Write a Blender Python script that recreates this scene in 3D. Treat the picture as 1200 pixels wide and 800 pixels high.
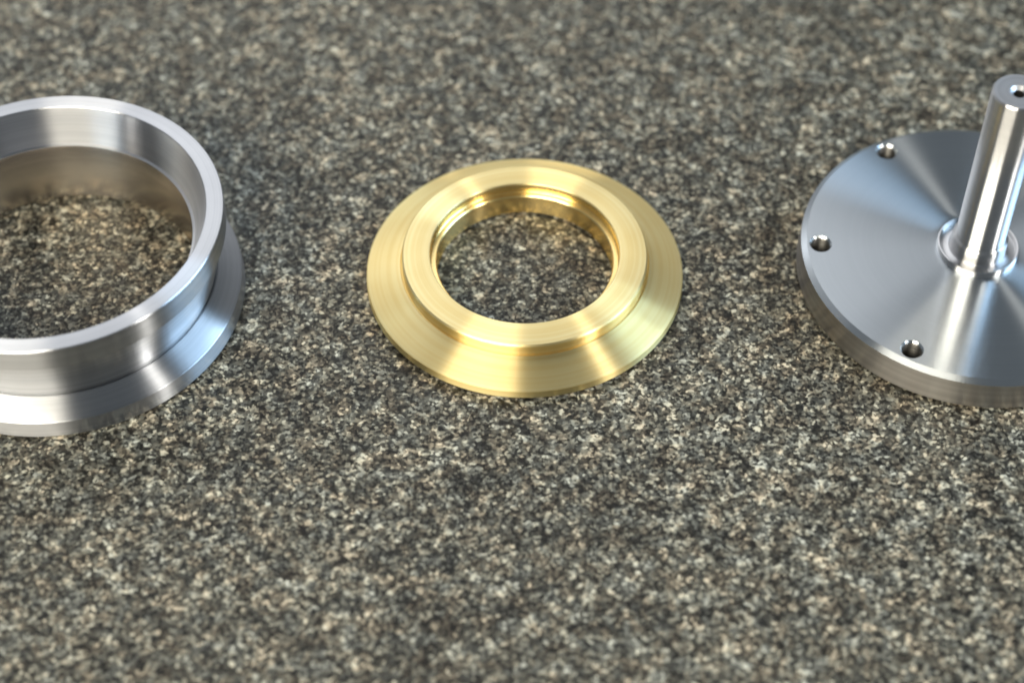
import bpy, bmesh, math, random
from mathutils import Vector
random.seed(4)
for o in list(bpy.data.objects):
    bpy.data.objects.remove(o)
sc = bpy.context.scene
C = sc.collection
PI = math.pi
S = 0.04                       # one modelling unit is 40 mm

# ------------------------------------------------------------------ camera
PITCH = math.radians(49.63)
DIST = 10 * S
cam = bpy.data.cameras.new('camera')
cam_o = bpy.data.objects.new('camera', cam)
C.objects.link(cam_o)
cam_o.location = (0, -DIST * math.cos(PITCH), DIST * math.sin(PITCH))
cam_o.rotation_euler = (PI / 2 - PITCH, 0, 0)
cam.sensor_width = 36
cam.lens = 2227.4 / 1200 * 36
cam.clip_start = 0.01
cam.clip_end = 50
cam.dof.use_dof = True
cam.dof.focus_distance = 9.85 * S
cam.dof.aperture_fstop = 7.5
sc.camera = cam_o

# ------------------------------------------------------------------ world and lamps
w = bpy.data.worlds.new('World')
sc.world = w
w.use_nodes = True
w.node_tree.nodes['Background'].inputs['Color'].default_value = (0.82, 0.92, 1.0, 1)
w.node_tree.nodes['Background'].inputs['Strength'].default_value = 0.17


def lamp(name, az, el, dist, sx, sy, power, col, aim=(0, 0, 0.02)):
    """az: degrees from the camera's side of the bench, positive to the right; el: degrees above the bench."""
    a, e = math.radians(az), math.radians(el)
    d = Vector((math.sin(a) * math.cos(e), -math.cos(a) * math.cos(e), math.sin(e)))
    l = bpy.data.lights.new(name, 'AREA')
    l.shape = 'RECTANGLE'
    l.size, l.size_y = sx, sy
    l.energy = power
    l.color = col
    o = bpy.data.objects.new(name, l)
    C.objects.link(o)
    o.location = Vector(aim) + d * dist
    o.rotation_euler = d.to_track_quat('Z', 'Y').to_euler()
    return o


lamp('warm_ceiling_lamp', -31, 40, 1.3, 0.95, 0.42, 23, (1.0, 0.92, 0.76))
lamp('window_light', 94, 30, 1.4, 0.8, 0.6, 15.5, (0.50, 0.74, 1.0))
lamp('side_lamp', 57, 31, 1.3, 0.12, 0.5, 6.0, (1.0, 0.96, 0.88))
lamp('overhead_lamp', 200, 43, 1.5, 1.3, 1.4, 9.5, (0.97, 0.98, 1.0))

sc.view_settings.view_transform = 'Standard'
sc.view_settings.look = 'None'
sc.view_settings.exposure = 0
sc.view_settings.gamma = 1
sc.view_settings.use_curve_mapping = False
sc.render.engine = 'CYCLES'
sc.cycles.use_denoising = True
sc.cycles.filter_width = 1.9
sc.cycles.max_bounces = 10
sc.cycles.glossy_bounces = 8
sc.cycles.caustics_reflective = True
sc.cycles.blur_glossy = 0.25


# ------------------------------------------------------------------ materials
class NT:
    def __init__(self, name):
        self.m = bpy.data.materials.new(name)
        self.m.use_nodes = True
        self.t = self.m.node_tree
        self.b = self.t.nodes['Principled BSDF']

    def n(self, kind, **kw):
        o = self.t.nodes.new(kind)
        for k, v in kw.items():
            setattr(o, k, v)
        return o

    def l(self, a, b):
        self.t.links.new(a, b)

    def math(self, op, a, b=None, clamp=False):
        o = self.n('ShaderNodeMath', operation=op, use_clamp=clamp)
        for i, v in enumerate((a, b)):
            if v is None:
                continue
            if isinstance(v, (int, float)):
                o.inputs[i].default_value = v
            else:
                self.l(v, o.inputs[i])
        return o.outputs[0]

    def ramp(self, fac, stops, interp='LINEAR'):
        r = self.n('ShaderNodeValToRGB')
        r.color_ramp.interpolation = interp
        e = r.color_ramp.elements
        while len(e) < len(stops):
            e.new(0.5)
        for k, (p, c) in zip(e, stops):
            k.position = p
            k.color = (c, c, c, 1) if isinstance(c, (int, float)) else (*c, 1)
        self.l(fac, r.inputs[0])
        return r.outputs[0]


def turned_metal(name, col, col2, glint=(0.20, 0.35), sweep=(0.36, 0.58), mixf=0.5, groove=0.000008, rvar=0.05):
    """Lathe-turned metal: tool marks run round the axis, so gloss spreads along the profile.
    glint and sweep are the (roughness, anisotropy) of the crest and of the groove flanks."""
    m = NT(name)
    t = m.t
    t.nodes.remove(m.b)
    out = t.nodes['Material Output']
    tc = m.n('ShaderNodeTexCoord')
    sp = m.n('ShaderNodeSeparateXYZ')
    m.l(tc.outputs['Object'], sp.inputs[0])
    r = m.math('SQRT', m.math('ADD', m.math('MULTIPLY', sp.outputs[0], sp.outputs[0]),
                              m.math('MULTIPLY', sp.outputs[1], sp.outputs[1])))
    cb = m.n('ShaderNodeCombineXYZ')
    m.l(r, cb.inputs[0])
    m.l(sp.outputs[2], cb.inputs[1])

    def noise(scale, detail, vec, dims):
        n = m.n('ShaderNodeTexNoise', noise_dimensions=dims)
        n.inputs['Scale'].default_value = scale
        n.inputs['Detail'].default_value = detail
        m.l(vec, n.inputs['Vector'])
        return n.outputs[0]

    n1 = noise(2600, 2, cb.outputs[0], '2D')
    n2 = noise(700, 3, cb.outputs[0], '2D')
    n3 = noise(70, 5, tc.outputs['Object'], '3D')
    f = m.math('ADD', m.math('ADD', m.math('MULTIPLY', n2, 0.45), m.math('MULTIPLY', n1, 0.25)), m.math('MULTIPLY', n3, 0.40))
    mix = m.n('ShaderNodeMixRGB')
    m.l(m.ramp(f, [(0.36, 0.0), (0.70, 1.0)]), mix.inputs[0])
    mix.inputs[1].default_value = (*col, 1)
    mix.inputs[2].default_value = (*col2, 1)
    bp = m.n('ShaderNodeBump')
    bp.inputs['Strength'].default_value = 0.5
    bp.inputs['Distance'].default_value = groove
    m.l(m.math('ADD', m.math('MULTIPLY', n1, 0.5), n2), bp.inputs['Height'])
    tg = m.n('ShaderNodeTangent', direction_type='RADIAL', axis='Z')
    lobes = []
    for rough, an in (glint, sweep):
        g = m.n('ShaderNodeBsdfAnisotropic', distribution='MULTI_GGX')
        m.l(mix.outputs[0], g.inputs['Color'])
        m.l(m.math('ADD', rough - rvar * 0.5, m.math('MULTIPLY', f, rvar)), g.inputs['Roughness'])
        g.inputs['Anisotropy'].default_value = an
        m.l(tg.outputs[0], g.inputs['Tangent'])
        m.l(bp.outputs[0], g.inputs['Normal'])
        lobes.append(g.outputs[0])
    ms = m.n('ShaderNodeMixShader')
    ms.inputs[0].default_value = mixf
    m.l(lobes[0], ms.inputs[1])
    m.l(lobes[1], ms.inputs[2])
    m.l(ms.outputs[0], out.inputs['Surface'])
    return m.m


STEEL = turned_metal('turned_steel', (0.59, 0.60, 0.62), (0.45, 0.46, 0.48), (0.20, 0.45), (0.36, 0.78), 0.55, 0.000012)
STEEL_BORE = turned_metal('bored_steel', (0.64, 0.58, 0.50), (0.52, 0.47, 0.41), (0.23, 0.40), (0.36, 0.7), 0.06)
STEEL_END = turned_metal('sawn_steel_end', (0.60, 0.61, 0.63), (0.46, 0.47, 0.49), (0.36, 0.0), (0.5, 0.1), 0.5)
PLATE = turned_metal('faced_steel', (0.60, 0.64, 0.67), (0.56, 0.60, 0.63), (0.21, 0.50), (0.39, 0.76), 0.29, 0.000002, 0.03)
SHAFT = turned_metal('shaft_steel', (0.74, 0.74, 0.74), (0.68, 0.68, 0.69), (0.18, 0.40), (0.38, 0.80), 0.62, 0.000003, 0.02)
BRASS = turned_metal('turned_brass', (0.98, 0.835, 0.44), (0.88, 0.68, 0.29), (0.34, 0.30), (0.38, 0.76), 0.60, 0.000022)
BRASS_BORE = turned_metal('bored_brass', (0.94, 0.76, 0.36), (0.84, 0.62, 0.26), (0.24, 0.35), (0.38, 0.74), 0.20, 0.000010)
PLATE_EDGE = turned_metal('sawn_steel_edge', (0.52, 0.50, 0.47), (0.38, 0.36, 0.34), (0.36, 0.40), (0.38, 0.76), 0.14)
HOLE = turned_metal('shaded_hole_steel', (0.17, 0.165, 0.15), (0.12, 0.115, 0.11), (0.30, 0.0), (0.5, 0.0), 0.4)  # oily steel, darker still: shade inside the holes is put into its colour


def granite():
    m = NT('speckled_granite')
    tc = m.n('ShaderNodeTexCoord')
    co = tc.outputs['Object']
    wn = m.n('ShaderNodeTexNoise')
    wn.inputs['Scale'].default_value = 900
    wn.inputs['Detail'].default_value = 2
    m.l(co, wn.inputs['Vector'])
    wv = m.n('ShaderNodeVectorMath', operation='SCALE')
    m.l(wn.outputs['Color'], wv.inputs[0])
    wv.inputs['Scale'].default_value = 0.0004
    ad = m.n('ShaderNodeVectorMath', operation='ADD')
    m.l(co, ad.inputs[0])
    m.l(wv.outputs[0], ad.inputs[1])

    def vor(scale):
        v = m.n('ShaderNodeTexVoronoi')
        v.inputs['Scale'].default_value = scale
        m.l(ad.outputs[0], v.inputs['Vector'])
        s = m.n('ShaderNodeSeparateColor')
        m.l(v.outputs['Color'], s.inputs[0])
        return s.outputs

    a, b, c = vor(1650), vor(780), vor(280)
    big = m.n('ShaderNodeTexNoise')
    big.inputs['Scale'].default_value = 110
    big.inputs['Detail'].default_value = 4
    m.l(co, big.inputs['Vector'])
    val = m.math('ADD', m.math('MULTIPLY', a[0], 0.54), m.math('MULTIPLY', b[0], 0.28))
    val = m.math('ADD', val, m.math('MULTIPLY', c[0], 0.06))
    val = m.math('ADD', val, m.math('MULTIPLY', big.outputs[0], 0.22))
    wide = m.n('ShaderNodeTexNoise')
    wide.inputs['Scale'].default_value = 32
    wide.inputs['Detail'].default_value = 3
    m.l(co, wide.inputs['Vector'])
    val = m.math('ADD', val, m.math('MULTIPLY', m.math('SUBTRACT', wide.outputs[0], 0.5), 0.16))
    # scattered larger pale feldspar crystals
    d = vor(420)
    val = m.math('ADD', val, m.ramp(d[0], [(0.86, 0.0), (0.94, 0.13)]))
    col = m.ramp(val, [(0.27, (0.007, 0.0066, 0.0054)), (0.40, (0.021, 0.0202, 0.0165)), (0.54, (0.056, 0.0545, 0.0455)),
                       (0.68, (0.118, 0.115, 0.0945)), (0.81, (0.240, 0.233, 0.188)), (0.95, (0.54, 0.52, 0.42))])
    # mineral tint: some patches greenish grey, some brownish
    tn = m.n('ShaderNodeTexNoise')
    tn.inputs['Scale'].default_value = 210
    tn.inputs['Detail'].default_value = 2
    m.l(co, tn.inputs['Vector'])
    tint = m.ramp(m.math('ADD', m.math('MULTIPLY', tn.outputs[0], 0.8), m.math('MULTIPLY', b[1], 0.2)),
                  [(0.36, (0.95, 0.98, 1.02)), (0.5, (1.03, 1.0, 0.95)), (0.64, (1.11, 0.97, 0.86))])
    mx = m.n('ShaderNodeMixRGB', blend_type='MULTIPLY')
    mx.inputs[0].default_value = 1
    m.l(col, mx.inputs[1])
    m.l(tint, mx.inputs[2])
    m.l(mx.outputs[0], m.b.inputs['Base Color'])
    m.b.inputs['Specular IOR Level'].default_value = 0.22
    m.l(m.math('ADD', 0.34, m.math('MULTIPLY', a[2], 0.25)), m.b.inputs['Roughness'])
    bp = m.n('ShaderNodeBump')
    bp.inputs['Strength'].default_value = 0.35
    bp.inputs['Distance'].default_value = 0.00012
    m.l(a[1], bp.inputs['Height'])
    m.l(bp.outputs[0], m.b.inputs['Normal'])
    return m.m


GRANITE = granite()


# ------------------------------------------------------------------ builders
def link_mesh(name, me, mat, parent=None):
    o = bpy.data.objects.new(name, me)
    C.objects.link(o)
    if mat:
        me.materials.clear()
        me.materials.append(mat)
    if parent:
        o.parent = parent
    return o


def smooth(me, ang=28):
    for p in me.polygons:
        p.use_smooth = True
    me.set_sharp_from_angle(angle=math.radians(ang))


def lathe_mesh(name, prof, seg=256, closed=False):
    """Turn the profile [(r, z) in modelling units] about z; r = 0 closes to a point."""
    bm = bmesh.new()
    rows = []
    for r, z in prof:
        if r < 1e-9:
            rows.append([bm.verts.new((0, 0, z * S))])
        else:
            rows.append([bm.verts.new((r * S * math.cos(2 * PI * k / seg), r * S * math.sin(2 * PI * k / seg), z * S))
                         for k in range(seg)])
    pairs = list(zip(rows, rows[1:]))
    if closed:
        pairs.append((rows[-1], rows[0]))
    for a, b in pairs:
        for k in range(seg):
            k2 = (k + 1) % seg
            if len(a) == 1 and len(b) == 1:
                continue
            if len(a) == 1:
                bm.faces.new((a[0], b[k2], b[k]))
            elif len(b) == 1:
                bm.faces.new((a[k], a[k2], b[0]))
            else:
                bm.faces.new((a[k], a[k2], b[k2], b[k]))
    me = bpy.data.meshes.new(name)
    bm.to_mesh(me)
    bm.free()
    return me


def lathe(name, prof, mat, parent, seg=256, closed=False):
    me = lathe_mesh(name, prof, seg, closed)
    smooth(me)
    return link_mesh(name, me, mat, parent)


def thing(name, label, cat, loc):
    o = bpy.data.objects.new(name, None)
    o.empty_display_size = 0.01
    C.objects.link(o)
    o.location = (loc[0] * S, loc[1] * S, 0)
    o['label'] = label
    o['category'] = cat
    return o


def arc(cx, cz, r, a0, a1, n):
    return [(cx + r * math.cos(math.radians(a0 + (a1 - a0) * k / n)),
             cz + r * math.sin(math.radians(a0 + (a1 - a0) * k / n))) for k in range(n + 1)]


# ------------------------------------------------------------------ the bench
bm = bmesh.new()
bmesh.ops.create_cube(bm, size=1)
for v in bm.verts:
    v.co = (v.co.x * 1.8, v.co.y * 1.2 + 0.1, v.co.z * 0.03 - 0.015)
me = bpy.data.meshes.new('granite_countertop')
bm.to_mesh(me)
bm.free()
top = link_mesh('granite_countertop', me, GRANITE)
top['kind'] = 'structure'

Z0 = 0.004                     # parts rest on the tips of the grain

# ------------------------------------------------------------------ steel ring (left)
ring = thing('steel_ring', 'silver turned steel ring with wide open bore and flared foot flange at left edge',
             'steel ring', (-2.3955, 0.32))
e = 0.004
lathe('rim', [(0.905, 0.475), (0.9126 - e * 0.3, 0.478), (0.9126, 0.486), (0.9126, 0.6122 - e), (0.9126 - e, 0.6122), (0.8211 + e, 0.6122),
              (0.8211, 0.6122 - e)], STEEL, ring)
lathe('tapered_mouth', [(0.8211, 0.6122 - e), (0.742, 0.418), (0.7290, 0.412)], STEEL, ring)
lathe('bore', [(0.7290, 0.412), (0.726, 0.406), (0.7326, 0.030), (0.752, Z0)], STEEL_BORE, ring)
lathe('neck', [(0.8190, 0.160)] + [(0.820 + 0.080 * k / 6, 0.168 + 0.302 * k / 6) for k in range(7)] + [(0.905, 0.475)], STEEL, ring)
lathe('flange', [(0.752, Z0), (0.840, Z0), (0.848, 0.010), (0.958, 0.011), (0.9625, 0.016), (0.9546, 0.104), (0.9530, 0.110), (0.9480, 0.1142), (0.8450, 0.1705),
                 (0.8350, 0.1765), (0.8265, 0.1735), (0.8190, 0.160)], STEEL, ring)

# ------------------------------------------------------------------ brass ring (middle)
brass = thing('brass_ring', 'yellow brass ring with a sloping outer flange, lying between two steel parts',
              'brass ring', (0.0682, 0.4599))
bevel = []
for k in range(13):
    t = k / 12
    bevel.append((0.843 + (0.668 - 0.843) * t, 0.0625 + (0.1285 - 0.0625) * t))
lathe('flange', [(0.488, Z0), (0.725, Z0), (0.732, 0.012), (0.848, 0.013), (0.8525, 0.017), (0.8500, 0.059)] + bevel + [(0.6655, 0.1215), (0.6610, 0.1180)], BRASS, brass)
lathe('boss', [(0.6610, 0.1180), (0.6580, 0.1190), (0.6560, 0.1250), (0.6560, 0.186), (0.648, 0.195), (0.520, 0.2033), (0.510, 0.2020), (0.5055, 0.196)],
      BRASS, brass)
lathe('counterbore', [(0.5055, 0.196), (0.5045, 0.145), (0.500, 0.141), (0.478, 0.141), (0.4720, 0.135)], BRASS_BORE, brass)
lathe('bore', [(0.4720, 0.135), (0.4720, 0.015), (0.488, Z0)], BRASS_BORE, brass)

# ------------------------------------------------------------------ flanged shaft (right)
DC = (2.4873, 0.4844)
disc = thing('flanged_shaft', 'steel disc with upright polished shaft and ring of threaded holes at right edge',
             'flanged shaft', DC)
DT = 0.200
plate_me = lathe_mesh('plate', [(0, 0.004), (0.820, 0.004), (0.828, 0.011), (0.938, 0.012), (0.9430, 0.017), (0.9349, 0.180), (0.906, DT), (0, DT)], 256)
plate = link_mesh('plate', plate_me, PLATE, disc)
HR = 0.835
angs = [math.radians(177.8 + 60 * k) for k in range(6)]
cut_bm = bmesh.new()
for a in angs:
    x, y = HR * math.cos(a), HR * math.sin(a)
    rows = []
    for r, z in [(0.052, -0.05), (0.052, DT - 0.010), (0.0605, DT - 0.0005), (0.0605, DT + 0.05)]:
        rows.append([cut_bm.verts.new(((x + r * math.cos(2 * PI * k / 48)) * S, (y + r * math.sin(2 * PI * k / 48)) * S, z * S))
                     for k in range(48)])
    for p, q in zip(rows, rows[1:]):
        for k in range(48):
            cut_bm.faces.new((p[k], p[(k + 1) % 48], q[(k + 1) % 48], q[k]))
    cut_bm.faces.new(list(reversed(rows[0])))
    cut_bm.faces.new(rows[-1])
bmesh.ops.recalc_face_normals(cut_bm, faces=cut_bm.faces)
cut_me = bpy.data.meshes.new('cutter')
cut_bm.to_mesh(cut_me)
cut_bm.free()
bmf = bmesh.new()
bmf.from_mesh(plate_me)
bmesh.ops.recalc_face_normals(bmf, faces=bmf.faces)
bmf.to_mesh(plate_me)
bmf.free()
cutter = bpy.data.objects.new('cutter', cut_me)
C.objects.link(cutter)
cutter.location = disc.location
md = plate.modifiers.new('holes', 'BOOLEAN')
md.operation = 'DIFFERENCE'
md.object = cutter
md.solver = 'EXACT'
bpy.context.view_layer.update()
dg = bpy.context.evaluated_depsgraph_get()
new = bpy.data.meshes.new_from_object(plate.evaluated_get(dg))
plate.modifiers.clear()
plate.data = new
new.name = 'plate'
new.materials.clear()
new.materials.append(PLATE)
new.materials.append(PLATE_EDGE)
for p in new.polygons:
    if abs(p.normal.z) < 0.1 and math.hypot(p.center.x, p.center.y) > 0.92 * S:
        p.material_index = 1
smooth(new, 20)
bpy.data.objects.remove(cutter)
# threads inside the holes
tp = [(0.0517, DT - 0.011)]
for k in range(9):
    z = DT - 0.013 - k * 0.020
    tp += [(0.0455, z - 0.006), (0.0455, z - 0.0085), (0.0517, z - 0.0145), (0.0517, z - 0.0165)]
th_me = lathe_mesh('threaded_hole', tp, 48)
smooth(th_me, 20)
for a in angs:
    t = link_mesh('threaded_hole', th_me, None, disc)
    t.location = (HR * math.cos(a) * S, HR * math.sin(a) * S, 0)
th_me.materials.append(HOLE)
# collar with its fillet, then the shaft
lathe('collar', [(0.2150, DT - 0.002), (0.2150, DT + 0.028), (0.2130, DT + 0.034), (0.2080, DT + 0.036), (0.2030, DT + 0.034), (0.1990, DT + 0.026),
                 (0.1960, DT + 0.012), (0.1700, DT + 0.011), (0.1560, DT + 0.016), (0.1490, DT + 0.026), (0.1470, DT + 0.092), (0.1450, DT + 0.098),
                 (0.1400, DT + 0.103), (0.1345, DT + 0.107), (0.1320, DT + 0.112)], SHAFT, disc, 128)
ST = 1.318
lathe('shaft', [(0.1320, DT + 0.112), (0.1320, ST - 0.010), (0.1250, ST)], SHAFT, disc, 128)
lathe('end_face', [(0.1250, ST), (0.047, ST)], STEEL_END, disc, 128)
lathe('countersink', [(0.047, ST), (0.028, ST - 0.016)], STEEL_END, disc, 48)
lathe('centre_hole', [(0.028, ST - 0.016), (0.026, ST - 0.022), (0.024, ST - 0.10), (0, ST - 0.115)], HOLE, disc, 48)

bpy.context.view_layer.update()
